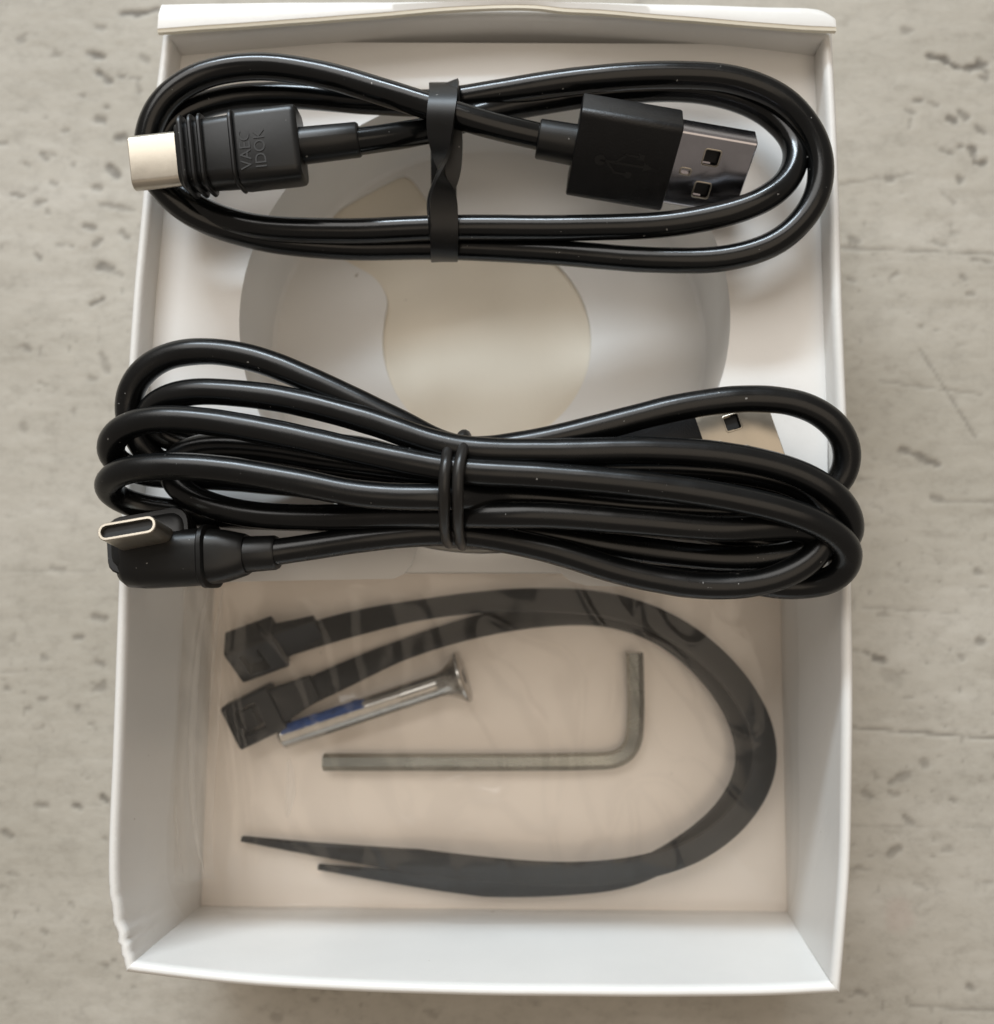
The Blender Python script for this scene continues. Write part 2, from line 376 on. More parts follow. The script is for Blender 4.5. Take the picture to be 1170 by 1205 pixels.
    p = at(1058, 1077, 0); d = np.hypot((X-p.x)/1.0, (Y-p.y)/1.15)+nj*1.2
    pink = 0.28*(1-sst(1.8, 3.6, d))
    out = (X < -124) | (X > 119) | (Y < -104) | (Y > 139)
    grime = np.clip(grime, 0, 0.9); grime[out] = 0; pink[out] = 0
    relief = (lattice(X, Y, 6, 2.2, 21)-0.5)*0.10 + (lattice(X, Y, 1.4, 0.8, 22)-0.5)*0.06
    Z = -0.35*grime + np.where(out, 0, relief) - 0.12
    ny, nx = X.shape
    V = np.stack([X, Y, Z], -1).reshape(-1, 3)*S
    i = np.arange(nx*ny).reshape(ny, nx)
    Fc = np.stack([i[:-1, :-1], i[:-1, 1:], i[1:, 1:], i[1:, :-1]], -1).reshape(-1, 4)
    me = bpy.data.meshes.new('tabletop'); me.vertices.add(len(V)); me.vertices.foreach_set('co', V.ravel())
    me.loops.add(Fc.size); me.loops.foreach_set('vertex_index', Fc.ravel())
    me.polygons.add(len(Fc)); me.polygons.foreach_set('loop_start', np.arange(len(Fc))*4)
    me.polygons.foreach_set('use_smooth', np.ones(len(Fc), bool)); me.update(calc_edges=True)
    at_ = me.color_attributes.new('grime', 'FLOAT_COLOR', 'POINT')
    at_.data.foreach_set('color', np.stack([grime, pink, 0*grime, 0*grime+1], -1).ravel().astype(np.float32))
    me.materials.append(M['table'])
    o = bpy.data.objects.new('tabletop', me); col.objects.link(o); o['kind'] = 'structure'
    o['label'] = 'weathered grey beige tabletop with dark pits and scratches'
build_table()

# ---------------------------------------------------------------- white cardboard box
box = thing('cardboard_box', 'open white cardboard box with crumpled lower left corner lying on the grey tabletop', 'box', (-6, 14, 0))
L_RIM = [(191, 36), (183, 98), (172, 180), (163, 270), (156, 342), (146, 500), (138, 689), (131, 880), (126, 1010), (127, 1060), (131, 1088), (138, 1116), (147, 1145)]
F_RIM = [(147, 1145), (228, 1155), (314, 1163), (450, 1170), (600, 1174), (800, 1175), (900, 1174), (990, 1170)]
R_RIM = [(990, 1170), (997, 1090), (1002, 1020), (1005, 850), (1004, 722), (999, 520), (992, 342), (986, 150), (980, 36)]
B_RIM = [(980, 36), (880, 22), (774, 14), (660, 8), (590, 7), (500, 9), (400, 16), (300, 25), (191, 36)]
fl, fr_ = at(237, 1066, FLOOR), at(926, 1072, FLOOR)
bl, br = at(191, 36, RIM), at(980, 36, RIM)
BASE = {'FL': Vector((fl.x-1.6, fl.y-1.6, 0)), 'FR': Vector((fr_.x+1.6, fr_.y-1.6, 0)), 'BR': Vector((br.x+0.6, br.y+1.2, 0)), 'BL': Vector((bl.x-0.6, bl.y+1.2, 0))}
TH = 1.5
def offset_in(poly, d):
    n = len(poly); out = []
    for i in range(n):
        a, b, c = poly[i-1], poly[i], poly[(i+1) % n]
        e1 = (b-a).normalized(); e2 = (c-b).normalized()
        n1 = Vector((e1.y, -e1.x, 0)); n2 = Vector((e2.y, -e2.x, 0))   # placeholder sign, fixed below
        m = (n1+n2).normalized(); k = d/max(m.dot(n1), 0.35)
        out.append(b+m*k)
    return out
NS = {'L': 230, 'F': 90, 'R': 90, 'B': 60}
def rim_pts(pts, n):
    return resample([Vector((p.x, p.y, 0)) for p in px_curve(pts, RIM, 1.0, 3.0)], n)
order = [('L', L_RIM, 'BL', 'FL'), ('F', F_RIM, 'FL', 'FR'), ('R', R_RIM, 'FR', 'BR'), ('B', B_RIM, 'BR', 'BL')]
rim_o, base_o, spans = [], [], {}
for k, pts, a, b in order:
    n = NS[k]; r = rim_pts(pts, n+1)[:-1]; A, B = BASE[a], BASE[b]
    spans[k] = (len(rim_o), len(rim_o)+n)
    rim_o += r; base_o += [A.lerp(B, i/n) for i in range(n)]
area2 = sum(rim_o[i].x*rim_o[(i+1) % len(rim_o)].y-rim_o[(i+1) % len(rim_o)].x*rim_o[i].y for i in range(len(rim_o)))
sg = -1 if area2 > 0 else 1            # counter-clockwise: the inside is on the left
rim_i, base_i = offset_in(rim_o, sg*TH), offset_in(base_o, sg*TH)
NT = len(rim_o)
def wall(key, name, lip=0.0):
    i0, i1 = spans[key]; rings = []
    for j in range(i0, i1+1):
        i = j % NT; ro, ri, bo, bi = rim_o[i], rim_i[i], base_o[i], base_i[i]
        f = (j-i0)/(i1-i0); ring = []
        nrm = (ro-ri).normalized()
        def wrk(h):
            # the crumpled stretch of the left wall near its front corner
            if key == 'L':
                g = math.exp(-((f-0.957)/0.032)**2)*max(0, h-0.35)/0.65
                return nrm*g*(1.25-0.45*h)*(0.25*(1-2*abs(math.sin(f*165+h*4+1.1*math.sin(f*90))))+0.09*(1-2*abs(math.sin(f*290-h*8))))+Vector((0, 0, -0.35*g))
            return nrm*0.12*mnoise.noise(Vector((f*6, h*2, ord(key[0])*3.1)))*4*f*(1-f)
        HS = [0, .1, .2, .3, .4, .5, .6, .7, .78, .85, .9, .94, .97]
        for h in HS: ring.append(bi.lerp(ri, h**0.85)+Vector((0, 0, FLOOR-0.5+(RIM-FLOOR-0.1)*h))+wrk(h))
        mid = ri.lerp(ro, 0.5)
        for a in (0.0, 0.25, 0.5, 0.75, 1.0):
            c = ri.lerp(ro, a); ring.append(c+Vector((0, 0, RIM-0.55+0.55*math.sin(math.pi*a)))+wrk(1))
        for h in HS[::-1]: ring.append(bo.lerp(ro, h**0.85)+Vector((0, 0, (RIM-0.9)*h))+wrk(h))
        rings.append(ring)
    return MB().loft(rings).build(name, M['card'], box, angle=55)
wall('L', 'side_wall'); wall('F', 'front_wall'); wall('R', 'side_wall'); wall('B', 'back_wall')
sheet([Vector((p.x, p.y, 0)) for p in (BASE['FL']+Vector((1, 1, 0)), BASE['FR']+Vector((-1, 1, 0)), BASE['BR']+Vector((-1, -1, 0)), BASE['BL']+Vector((1, -1, 0)))], [], FLOOR, 1.6).build('box_floor', M['liner'], box, False)
# folded hinge flap over the top edge: white upper skin with a cream cut edge
up_ = px_curve([(190, 3), (300, 1), (480, 0), (640, 0), (800, 3), (900, 6), (972, 10), (981, 18)], 38.2, 1.5, 2)
lo_ = px_curve([(984, 37), (940, 35), (860, 29), (774, 22), (700, 16), (658, 14), (640, 11), (590, 10), (529, 13), (420, 22), (300, 31), (240, 35), (186, 39)], 38.2, 1.5, 2)
n = 120; U = resample(up_, n); Lo = resample(lo_, n)[::-1]
rings, edge = [], []
for i in range(n):
    a, b = U[i], Lo[i]; w = 0.10*mnoise.noise(Vector((i*0.11, 3, 1)))
    A = Vector((a.x, a.y, 37.0+w)); B = Vector((b.x, b.y, 37.5+w)); d = (B-A).normalized(); B2 = B-d*0.55
    rings.append([A, A+Vector((0, 0, 1.0))+d*0.25, A.lerp(B2, 0.5)+Vector((0, 0, 1.55)), B2+Vector((0, 0, 1.15)), B2+Vector((0, 0, 0.0)), A.lerp(B2, 0.5)+Vector((0, 0, -0.3))])
    edge.append([B2+Vector((0, 0, 1.1)), B+Vector((0, 0, 0.85)), B+Vector((0, 0, 0.15)), B2+Vector((0, 0, 0.02))])
fl_o = MB().loft(rings).build('hinge_flap', M['card'], box, angle=50)
MB().loft(edge).build('cut_edge', M['card_raw'], fl_o, angle=50)

# ---------------------------------------------------------------- packing tray
tray = thing('packing_tray', 'white card insert with a round recess under the two black cables', 'packing insert', (-6, 45, FLOOR))
def arc_px(c, r, a0, a1, n): return [(c[0]+r*math.cos(math.radians(a0+(a1-a0)*i/n)), c[1]-r*math.sin(math.radians(a0+(a1-a0)*i/n))) for i in range(n+1)]
outline = [(204, 49), (958, 52), (964, 200), (970, 342), (974, 500), (975, 690), (720, 690), (690, 689), (672, 684), (658, 672), (650, 655), (640, 632), (505, 622), (492, 632), (488, 650), (484, 664), (476, 675), (462, 681), (300, 684), (158, 688), (165, 620), (176, 450), (182, 342), (192, 200)]
OUT = [at(x, y, TRAY) for x, y in outline]
c0 = at(568, 372, TRAY); RX, RY = 40.6, 38.6; NR = 96
circ = lambda k, z=0: [Vector((c0.x+RX*k*math.cos(a), c0.y+RY*k*math.sin(a), z)) for a in (2*math.pi*i/NR for i in range(NR))]
sheet(OUT, [circ(1)], TRAY, 0.7).build('top_plate', M['tray'], tray, angle=30)
RB = 12.5
prof = [(1.000, TRAY-0.05), (1.002, TRAY-4), (1.0, TRAY-10), (0.998, RB+1.6), (0.990, RB+0.5), (0.972, RB+0.03)]
MB().loft([circ(k, z) for k, z in prof]+[circ(k+0.016, z-0.4) for k, z in prof[::-1]], cap=False).build('recess_wall', M['tray'], tray)
hole_px = [(512, 252), (500, 232), (484, 210), (475, 205), (462, 211), (372, 262), (366, 270), (374, 284), (392, 298), (420, 314), (440, 326), (452, 342), (456, 358), (452, 376)] + arc_px((573, 402), 123, 168, 400, 60) + [(650, 306), (620, 290), (585, 280), (545, 272), (524, 264)]
HOLE = px_curve(hole_px+hole_px[:1], RB, 1.0, 1.0)[:-1]
sheet(circ(0.985), [[Vector((p.x, p.y, 0)) for p in HOLE]], RB, 0.8).build('recess_floor', M['tray'], tray, angle=30)
sheet(circ(0.992), [], RB-0.95, 0.8).build('backing_panel', M['tray_back'], tray, angle=30)
nt_ = [at(x, y, TRAY-2.2) for x, y in [(440, 600), (720, 600), (720, 673), (440, 673)]]
sheet(nt_, [], TRAY-2.2, 0.8).build('notch_panel', M['tray'], tray, angle=30)
def strip(name, x0, x1, y, z0, z1, th=0.8):
    a, b = at(x0, y, z1), at(x1, y, z1)
    v = [Vector((p.x, p.y+dy, z)) for p in (a, b) for dy in (0, th) for z in (z0, z1)]
    MB().add(v, [(0, 1, 3, 2), (4, 6, 7, 5), (0, 4, 5, 1), (2, 3, 7, 6), (0, 2, 6, 4), (1, 5, 7, 3)]).build(name, M['tray'], tray, False)
strip('front_panel', 160, 973, 672, FLOOR+0.05, TRAY-3.1)
strip('front_lip', 164, 455, 681, TRAY-5, TRAY-0.75); strip('front_lip', 728, 972, 687, TRAY-5, TRAY-0.75)

# ---------------------------------------------------------------- plug builders
def usb_a(fr, parent, L_house=15.5, W=14.0, Hh=7.0, trident=True, shell_len=11.6, metal='steel'):
    """fr: origin at the rear of the housing, u towards the tip"""
    plug = fr.body(rounded(0, L_house, W/2, Hh/2, 1.1, 0.35)).build('usb_a_plug', M['grain'], parent)
    MB().loft([fr.ring(a, r, r, r*0.98, seg=6) for a, r in ((-5.8, 2.75), (-5.6, 2.95), (-0.2, 3.05), (0.3, 3.05))]).build('strain_relief', M['plug'], plug)
    sh = fr.body([(L_house-0.5, 6.0, 2.25, 0.55), (L_house+shell_len-0.15, 6.0, 2.25, 0.55), (L_house+shell_len, 5.85, 2.1, 0.5)], 3).build('metal_shell', M[metal], plug)
    e = L_house
    cut(sh, [fr.box(e+4.3, e+6.6, 1.5, 3.8, 1.55, 3), fr.box(e+4.3, e+6.6, -3.8, -1.5, 1.55, 3), fr.box(e+1.4, e+2.9, -0.5, 0.3, 1.75, 3),
             fr.box(e+shell_len-6, e+shell_len+1, -5.6, 5.6, -1.85, 1.85)])
    tng = MB()
    for q in (fr.box(e+0.2, e+shell_len-0.8, -5.5, 5.5, -1.7, 0.1), ): tng.add(q.v, q.f)
    tng.build('contact_tongue', M['dark'], plug, False)
    rm = MB()
    for b0, a0, a1, bw in ((1.5, 4.3, 6.6, 2.3), (-3.8, 4.3, 6.6, 2.3), (-0.5, 1.4, 2.9, 0.8)):
        ca, cb = e+(a0+a1)/2, b0+bw/2; ha, hb = (a1-a0)/2, bw/2
        rm.loft([rr_ring(fr.p(ca, cb, z), fr.u, fr.s, ha+k, hb+k, 0.3+k*0.5, 3) for k, z in ((0.22, 2.26), (0.15, 2.31), (0.02, 2.30), (0.0, 2.0))], cap=False)
    rm.build('hole_rim', M['nickel'], plug)
    fc = MB()
    for b0 in (1.5, -3.8):
        q = fr.box(e+4.45, e+6.45, b0+0.15, b0+2.15, 1.35, 1.58); fc.add(q.v, q.f)
    fc.build('latch_pad', M['dark'], plug, False)
    if trident:
        t = MB(); z0, z1 = Hh/2-0.1, Hh/2+0.12; m = 7.8
        for q in (fr.box(m-3.6, m+3.2, -0.18, 0.18, z0, z1), fr.box(m+0.2, m+2.3, 1.3, 1.62, z0, z1), fr.box(m-1.2, m+0.8, -1.75, -1.42, z0, z1), fr.box(m+2.1, m+3.0, 1.05, 1.9, z0, z1)): t.add(q.v, q.f)
        d1 = Fr(fr.p(m-1.2, 0, 0), fr.u+fr.s, fr.w); q = d1.box(0, 2.1, -0.16, 0.16, z0, z1); t.add(q.v, q.f)
        d2 = Fr(fr.p(m-2.6, 0, 0), fr.u-fr.s, fr.w); q = d2.box(0, 2.1, -0.16, 0.16, z0, z1); t.add(q.v, q.f)
        for ca, cb, r, sd in ((m-3.6, 0, 0.85, 16), (m+1.1, -1.6, 0.55, 12)):
            t.loft([[fr.p(ca+r*math.cos(2*math.pi*k/sd), cb+r*math.sin(2*math.pi*k/sd), z) for k in range(sd)] for z in (z0, z1)])
        t.loft([[fr.p(m+3.2, -0.7, z), fr.p(m+4.6, 0, z), fr.p(m+3.2, 0.7, z)] for z in (z0, z1)])
        t.build('usb_symbol', M['emboss'], plug, False)
    return plug
def ridge(fr, a, w, hw, hh, r, out=0.55):
    return fr.body([(a-w/2, hw-0.3, hh-0.3, r), (a-w/2, hw+out*0.7, hh+out*0.7, r), (a-w*0.2, hw+out, hh+out, r), (a+w*0.2, hw+out, hh+out, r), (a+w/2, hw+out*0.7, hh+out*0.7, r), (a+w/2, hw-0.3, hh-0.3, r)])
def usbc_shell(fr, a0, a1, parent, mat):
    sh = fr.body([(a0, 4.15, 1.3, 1.2), (a1-0.12, 4.15, 1.3, 1.2), (a1, 4.05, 1.2, 1.12)], 5).build('metal_shell', mat, parent)
    cut(sh, [fr.body([(a1-5.5, 3.75, 0.9, 0.85), (a1+1, 3.75, 0.9, 0.85)], 5)])
    fr.body([(a1-6, 3.72, 0.87, 0.8), (a1-0.7, 3.72, 0.87, 0.8)], 5).build('mouth_insert', M['dark'], parent)
    return sh
def text_mesh(body, size, fr, a, b, c, depth, parent, rot=0):
    cu = bpy.data.curves.new('lettering', 'FONT'); cu.body = body; cu.size = size; cu.extrude = depth
    cu.align_x = 'CENTER'; cu.align_y = 'CENTER'; cu.resolution_u = 3
    o = bpy.data.objects.new('lettering_source', cu); col.objects.link(o); bpy.context.view_layer.update()
    me = bpy.data.meshes.new_from_object(o.evaluated_get(bpy.context.evaluated_depsgraph_get()))
    bpy.data.objects.remove(o)
    # text x runs along -s (down the picture), text y along u
    for v in me.vertices:
        x, y, z = v.co; v.co = (fr.p(a+y, b-x, c+z))*S
    q = bpy.data.objects.new('lettering', me); col.objects.link(q); me.materials.append(M['emboss']); attach(q, parent)
    return q
def P(lst): return [at(*p) for p in lst]

# ---------------------------------------------------------------- short cable with a straight plug
cabA = thing('charging_cable', 'short coiled black cable with straight silver plug resting across the top of the box', 'cable', at(560, 190, TRAY))
zc = 45.0
frC = Fr(at(214, 186.5, zc), at(150, 195.5, zc)-at(410, 167, zc-0.5), roll=-4)
frA = Fr(at(676, 170.5, 40.2), at(897, 207, 38.3)-at(640, 163, 40.5), roll=0)
# roll the flat plug so that its upper long side shows
def rolled(f, deg):
    g = Fr(f.o, f.u); g.w = Matrix.Rotation(math.radians(deg), 3, f.u) @ f.w; g.s = g.w.cross(g.u); return g
frA = rolled(frA, 0)
tiltw = (frA.w + Vector((0, -1, 0))*1.3).normalized(); frA.w = (tiltw-frA.u*tiltw.dot(frA.u)).normalized(); frA.s = frA.w.cross(frA.u)
A_pts = [(411, 168, 44.3), (455, 162, 42.5), (510, 152, 39.6), (560, 136, 38.6), (640, 119, 36.5), (740, 106, 36), (830, 107, 36), (895, 128, 36.5), (935, 168, 38), (930, 208, 39.6), (893, 238, 40.3), (800, 262, 39.3),
         (680, 268, 38.2), (523, 268, 38), (400, 272, 38), (290, 265, 38.3), (228, 241, 38.6), (194, 208, 39), (188, 172, 39), (207, 140, 38.8), (260, 118, 38.3), (330, 112, 38), (430, 119, 38), (510, 121, 38.2), (570, 112, 39), (680, 95, 40),
         (790, 88, 40), (870, 95, 40), (930, 124, 40), (964, 178, 40), (961, 232, 39.8), (922, 280, 39), (860, 303, 38), (770, 306, 37), (650, 297, 35.6), (523, 291, 34.8), (400, 291, 35), (300, 279, 36.5), (222, 250, 38.8), (180, 207, 41),
         (173, 165, 42), (190, 122, 42.6), (232, 91, 42.8), (300, 78, 43), (380, 88, 43.2), (450, 108, 43.6), (520, 130, 43.6), (580, 148, 42.5), (636, 161, 41)]
tube(MB(), spline(P(A_pts), 0.8, 3.5), 2.0, 20, wob=0.015).build('cord', M['cord'], cabA)
# straight plug: origin at the shell root, u towards the mouth
pc = frC.body([(-18.6, 5.2, 2.7, 1.4), (-18.3, 5.5, 3.0, 1.5), (-17.6, 5.6, 3.15, 1.6), (-9.6, 5.6, 3.2, 1.7), (-9.2, 5.55, 3.15, 1.7), (-8.9, 5.2, 2.9, 1.7), (-0.6, 4.9, 2.75, 1.7), (0.0, 4.7, 2.5, 1.6)]).build('usb_c_plug', M['plug'], cabA)
usbc_shell(frC, -0.5, 7.6, pc, M['nickel'])
for a, w in ((-1.1, 0.8), (-2.6, 0.75), (-4.0, 0.75), (-8.7, 0.7)): ridge(frC, a, w, 5.05, 2.85, 1.8, 0.62).build('seal_ring', M['band'], pc)
MB().loft([frC.ring(a, r, r, r*0.98, seg=6, c=-0.2) for a, r in ((-27.4, 2.35), (-27.1, 2.55), (-18.4, 2.7), (-17.8, 2.7))]).build('strain_relief', M['plug'], pc)
text_mesh('IDOK', 2.4, frC, -12.9, 1.2, 3.17, 0.10, pc); text_mesh('VAEC', 2.4, frC, -10.7, 1.2, 3.18, 0.10, pc)
usb_a(frA, cabA)

# flat rubber band twisted round the short cable
band = thing('rubber_band', 'flat twisted black band holding the short cable together in the middle', 'band', at(522, 210, TRAY+2))
def ribbon(mb, path, side, width, th):
    rings = []; n = len(path)
    for i, p in enumerate(path):
        t = (path[min(i+1, n-1)]-path[max(i-1, 0)]).normalized(); f = i/(n-1)
        s = side(f); s = (s-t*s.dot(t)).normalized(); nn = t.cross(s); w = width(f)/2 if callable(width) else width/2
        rings.append([p+s*w+nn*th, p+s*w-nn*th, p-s*w-nn*th, p-s*w+nn*th])
    return mb.loft(rings)
X = Vector((1, 0, 0)); Zv = Vector((0, 0, 1))
fp = spline(P([(521, 99, 36), (521, 100, 41), (522, 106, 44), (521, 118, 45.9), (519, 134, 46.1), (518, 150, 45.2), (520, 185, 43.6), (521, 212, 43), (522, 240, 42), (523, 256, 41), (523, 272, 40.5), (523, 288, 39), (523, 301, 37), (523, 306, 34)]), 0.6, 2)
def twist(f):
    y0, y1 = at(521, 118, 45).y, at(521, 268, 42).y
    t = min(1, max(0, (y0-fp[int(round(f*(len(fp)-1)))].y)/(y0-y1))); a = math.pi*t*t*(3-2*t)
    return X*(math.cos(a)+0.3*math.sin(a))+Zv*0.95*math.sin(a)
ribbon(MB(), fp, twist, 4.3, 0.30).build('front_loop', M['band'], band)
bp_ = spline(P([(528, 100, 36.2), (527, 103, 42.6), (529, 140, 43), (531, 165, 41.6), (528, 205, 40.8), (516, 235, 39.8), (517, 262, 40.4), (520, 285, 38)]), 0.6, 2)
ribbon(MB(), bp_, lambda f: X*0.9+Zv*(0.75-1.5*f), 3.6, 0.3).build('back_loop', M['band'], band)
up = spline(P([(521, 99, 36), (521, 103, 33), (522, 180, 32.2), (523, 290, 32.0), (523, 306, 34)]), 0.8, 2)
ribbon(MB(), up, lambda f: X, 4.2, 0.32).build('under_loop', M['band'], band)

# ---------------------------------------------------------------- long cable with an angled plug
cabB = thing('charging_cable', 'long thick bundle of black cable with angled silver plug across the middle of the box', 'cable', at(560, 590, TRAY))
B_pts = [(322, 650, 42.5), (370, 643, 42), (430, 634, 42), (530, 627, 41.5), (640, 645, 42), (740, 675, 42), (840, 690, 42.3), (915, 680, 42.8), (962, 652, 43.2), (975, 618, 43), (955, 580, 42.3), (905, 561, 41.8), (820, 551, 41.5), (700, 551, 41), (538, 556, 40.6), (400, 541, 41), (300, 526, 41), (232, 527, 40.8),
         (200, 543, 41), (206, 570, 41.2), (240, 592, 41.6), (300, 606, 42), (380, 609, 42.6), (460, 606, 43.4), (538, 606, 44.7), (585, 606, 46), (640, 606, 46.3), (750, 614, 46), (850, 622, 45.3), (915, 620, 44.3), (958, 626, 42.5), (955, 646, 41), (910, 655, 40.3), (850, 657, 39.8), (740, 645, 39.3), (640, 628, 38.8), (538, 612, 38.2),
         (430, 612, 38), (300, 608, 38.4), (205, 602, 38.8), (150, 592, 40), (125, 575, 43.5), (140, 556, 47), (185, 549, 48.2), (250, 551, 48.6), (340, 565, 48.8), (430, 582, 48.4), (535, 585, 47.6), (585, 584, 44.2), (640, 586, 42.6), (760, 597, 42.0), (860, 602, 42), (930, 610, 41.3), (968, 632, 40), (955, 662, 39), (900, 670, 38.5), (760, 655, 38),
         (540, 600, 37.2), (400, 576, 38), (260, 562, 38.8), (165, 556, 40), (130, 538, 43), (138, 508, 46.6), (175, 494, 47.8), (235, 495, 48.2), (320, 509, 48.6), (430, 533, 48.7), (535, 553, 48.6), (640, 560, 48.6), (760, 571, 48.6), (860, 586, 48.2), (940, 606, 47.4), (986, 630, 45.6), (1001, 656, 43), (984, 681, 40.5), (935, 690, 38.6), (860, 680, 37.6),
         (700, 640, 37.2), (540, 576, 36.8), (400, 552, 37), (270, 530, 37.6), (190, 512, 39.4), (172, 492, 42), (188, 472, 44.4), (225, 461, 45.4), (270, 462, 45.8), (335, 470, 46.2), (430, 494, 46.8), (535, 527, 47.4), (640, 532, 47.2), (760, 530, 47), (860, 537, 46.6), (940, 557, 46), (985, 585, 45), (1001, 613, 42.6), (996, 640, 40), (955, 648, 38.6), (860, 630, 37),
         (700, 592, 36.2), (540, 561, 35.8), (400, 525, 36.2), (270, 545, 37), (190, 548, 38.6), (164, 520, 40.6), (151, 490, 42), (155, 455, 43.4), (185, 424, 44.3), (236, 413, 44.8), (300, 422, 45), (380, 454, 45), (460, 492, 44.6), (540, 528, 43.8), (620, 522, 44), (720, 499, 44), (800, 479, 44), (885, 469, 44), (950, 478, 44), (990, 508, 43), (998, 545, 41.2), (978, 578, 39.8), (930, 582, 38.6), (840, 575, 36.6),
         (700, 566, 35), (560, 566, 34.2), (450, 575, 34), (385, 570, 34), (372, 552, 34), (410, 536, 34), (520, 560, 34.2), (620, 580, 35), (690, 575, 36)]
tube(MB(), spline(P(B_pts), 0.8, 4.0), 2.0, 20, wob=0.03).build('cord', M['cord_satin'], cabB)
frB = Fr(at(728, 562, 36.2), at(871, 517, 35.6)-at(728, 562, 36.2))
# housing hidden among the loops, only the metal tip peeps out
usb_a(Fr(frB.p(0), frB.u), cabB, trident=False, metal='nickel', L_house=13.6, shell_len=11.6)  # lighter metal stands in for the overhead reflection on this flat-lying shell
# angled plug
base_c, mouth = at(173, 635, 44.2), at(149, 621.5, 51.0)
ax = (mouth-base_c).normalized(); LS = (mouth-base_c).length
sdir = (at(180, 610, 50.5)-at(118, 621, 50.5)).normalized()
sdir.z = -(sdir.x*ax.x+sdir.y*ax.y)/ax.z
frD = Fr(base_c, ax); frD.s = sdir.normalized(); frD.w = frD.u.cross(frD.s)
cdir = (at(330, 650, 42.3)-at(147, 661, 40.8)).normalized()
frE = Fr(at(147, 661, 40.8), cdir)
pl = frE.body([(0, 2.2, 2.6, 1.8), (0.5, 3.2, 3.6, 2.2), (1.6, 4.0, 4.2, 2.6), (4, 4.3, 4.4, 2.8), (13, 4.3, 4.3, 2.8), (16, 3.9, 3.8, 2.6), (18.8, 3.2, 3.2, 2.6), (19.4, 2.9, 2.9, 2.5)], 5).build('usb_c_plug', M['plug'], cabB)
MB().loft([frE.ring(a, r, r, r*0.98, seg=6) for a, r in ((18.8, 2.75), (23.6, 2.6), (24.0, 2.4))]).build('strain_relief', M['plug'], pl)
usbc_shell(frD, -0.8, LS, pl, M['nickel'])
frD.body([(-4.6, 5.2, 3.6, 2.4), (-2.2, 5.8, 4.0, 2.2), (-0.2, 5.5, 3.6, 2.0), (0.2, 5.0, 3.0, 1.8)]).build('collar', M['plug'], pl)
for a in (-0.7, -2.2, -3.7): ridge(frD, a, 0.8, 5.7, 3.9, 2.2, 0.55).build('seal_ring', M['band'], pl)
frE.body([(13.0, 4.45, 4.4, 2.9), (13.3, 4.75, 4.7, 3.0), (13.9, 4.75, 4.7, 3.0), (14.2, 4.3, 4.2, 2.8)], 5).build('seal_ring', M['band'], pl)

# wire tie wound twice round the long cable
tie = thing('wire_tie', 'black wire tie wound twice round the middle of the long cable bundle', 'wire tie', at(535, 580, TRAY+2))
pts = []
for k, x in enumerate((541, 525)):
    e = 5*k
    pts += P([(x+6-k*2, 520+e, 45.5), (x+4-k*3, 529+e, 49.6), (x, 545, 51.6), (x-2, 562, 52), (x-2, 585, 51.2), (x-2, 610, 48.6), (x-1, 626, 46), (x+1, 638-e*0.5, 43.4), (x+4, 642-e*0.5, 40), (x+5, 634, 36)])
    if k == 0: pts += P([(x, 590, 32.2), (x-6, 540, 32.4), (x-12, 518, 37)])
tube(MB(), spline(pts, 0.6, 1.6), 0.82, 12, wob=0.08).build('wire_loop', M['wire'], tie)
tube(MB(), spline(P([(543, 520, 45.6), (545, 513, 45), (548, 514, 43), (546, 522, 41)]), 0.4, 0.8), 0.95, 12).build('wire_end', M['wire'], tie)

# ---------------------------------------------------------------- bag and the small parts in it
def zip_tie(label, pts, head_at, head_dir, head_roll, hl, zhead, hw=4.4, hh=2.8):
    t = thing('zip_tie', label, 'zip tie', at(*head_at, FLOOR+0.5), 'black zip ties inside the clear bag')
    path = spline(P(pts), 1.0, 6)
    cz, sz = math.cos(math.radians(24)), math.sin(math.radians(24)); rings = []; n = len(path)
    for i, p in enumerate(path):
        f = i/(n-1); tg = (path[min(i+1, n-1)]-path[max(i-1, 0)]).normalized()
        h = Vector((-tg.y, tg.x, 0)).normalized()
        tl = min(1, f/0.12)*min(1, (1-f)/0.25)
        s = (h*1.0 + Vector((0, 0, 1))*(-(0.42+0.6*math.exp(-((f-0.14)/0.10)**2))*tl)).normalized(); nn = tg.cross(s)
        w = 2.45*(1 if f < 0.84 else max(0.2, 1-((f-0.84)/0.16)**0.8*0.8)); th = 0.62
        rings.append([p+s*w+nn*th*0.5, p+s*w*0.72+nn*th, p-s*w*0.72+nn*th, p-s*w+nn*th*0.5, p-s*w-nn*th*0.5, p-s*w*0.72-nn*th, p+s*w*0.72-nn*th, p+s*w-nn*th*0.5])
    MB().loft(rings).build('strap', M['nylon'], t)
    f = Fr(at(*head_at, zhead), (at(head_at[0]+head_dir[0], head_at[1]+head_dir[1], zhead)-at(*head_at, zhead)))
    f.w = Matrix.Rotation(math.radians(head_roll), 3, f.u) @ f.w; f.s = f.w.cross(f.u)
    hd = f.body(rounded(-hl/2, hl/2, hw, hh, 0.8, 0.4)).build('head', M['nylon'], t)
    cut(hd, [f.box(-hl/2+2.2, hl/2-3.2, -2.6, 2.6, -4, 4)])
    f.box(-hl/2+2.3, hl/2-4.6, -1.9, 1.9, -2.2, 1.4).build('locking_pawl', M['nylon'], hd, False)
    f.body([(hl/2-0.6, 3.5, 1.7, 0.5), (hl/2+4, 2.9, 1.2, 0.4), (hl/2+7.5, 2.5, 0.9, 0.3)]).build('neck', M['nylon'], t)
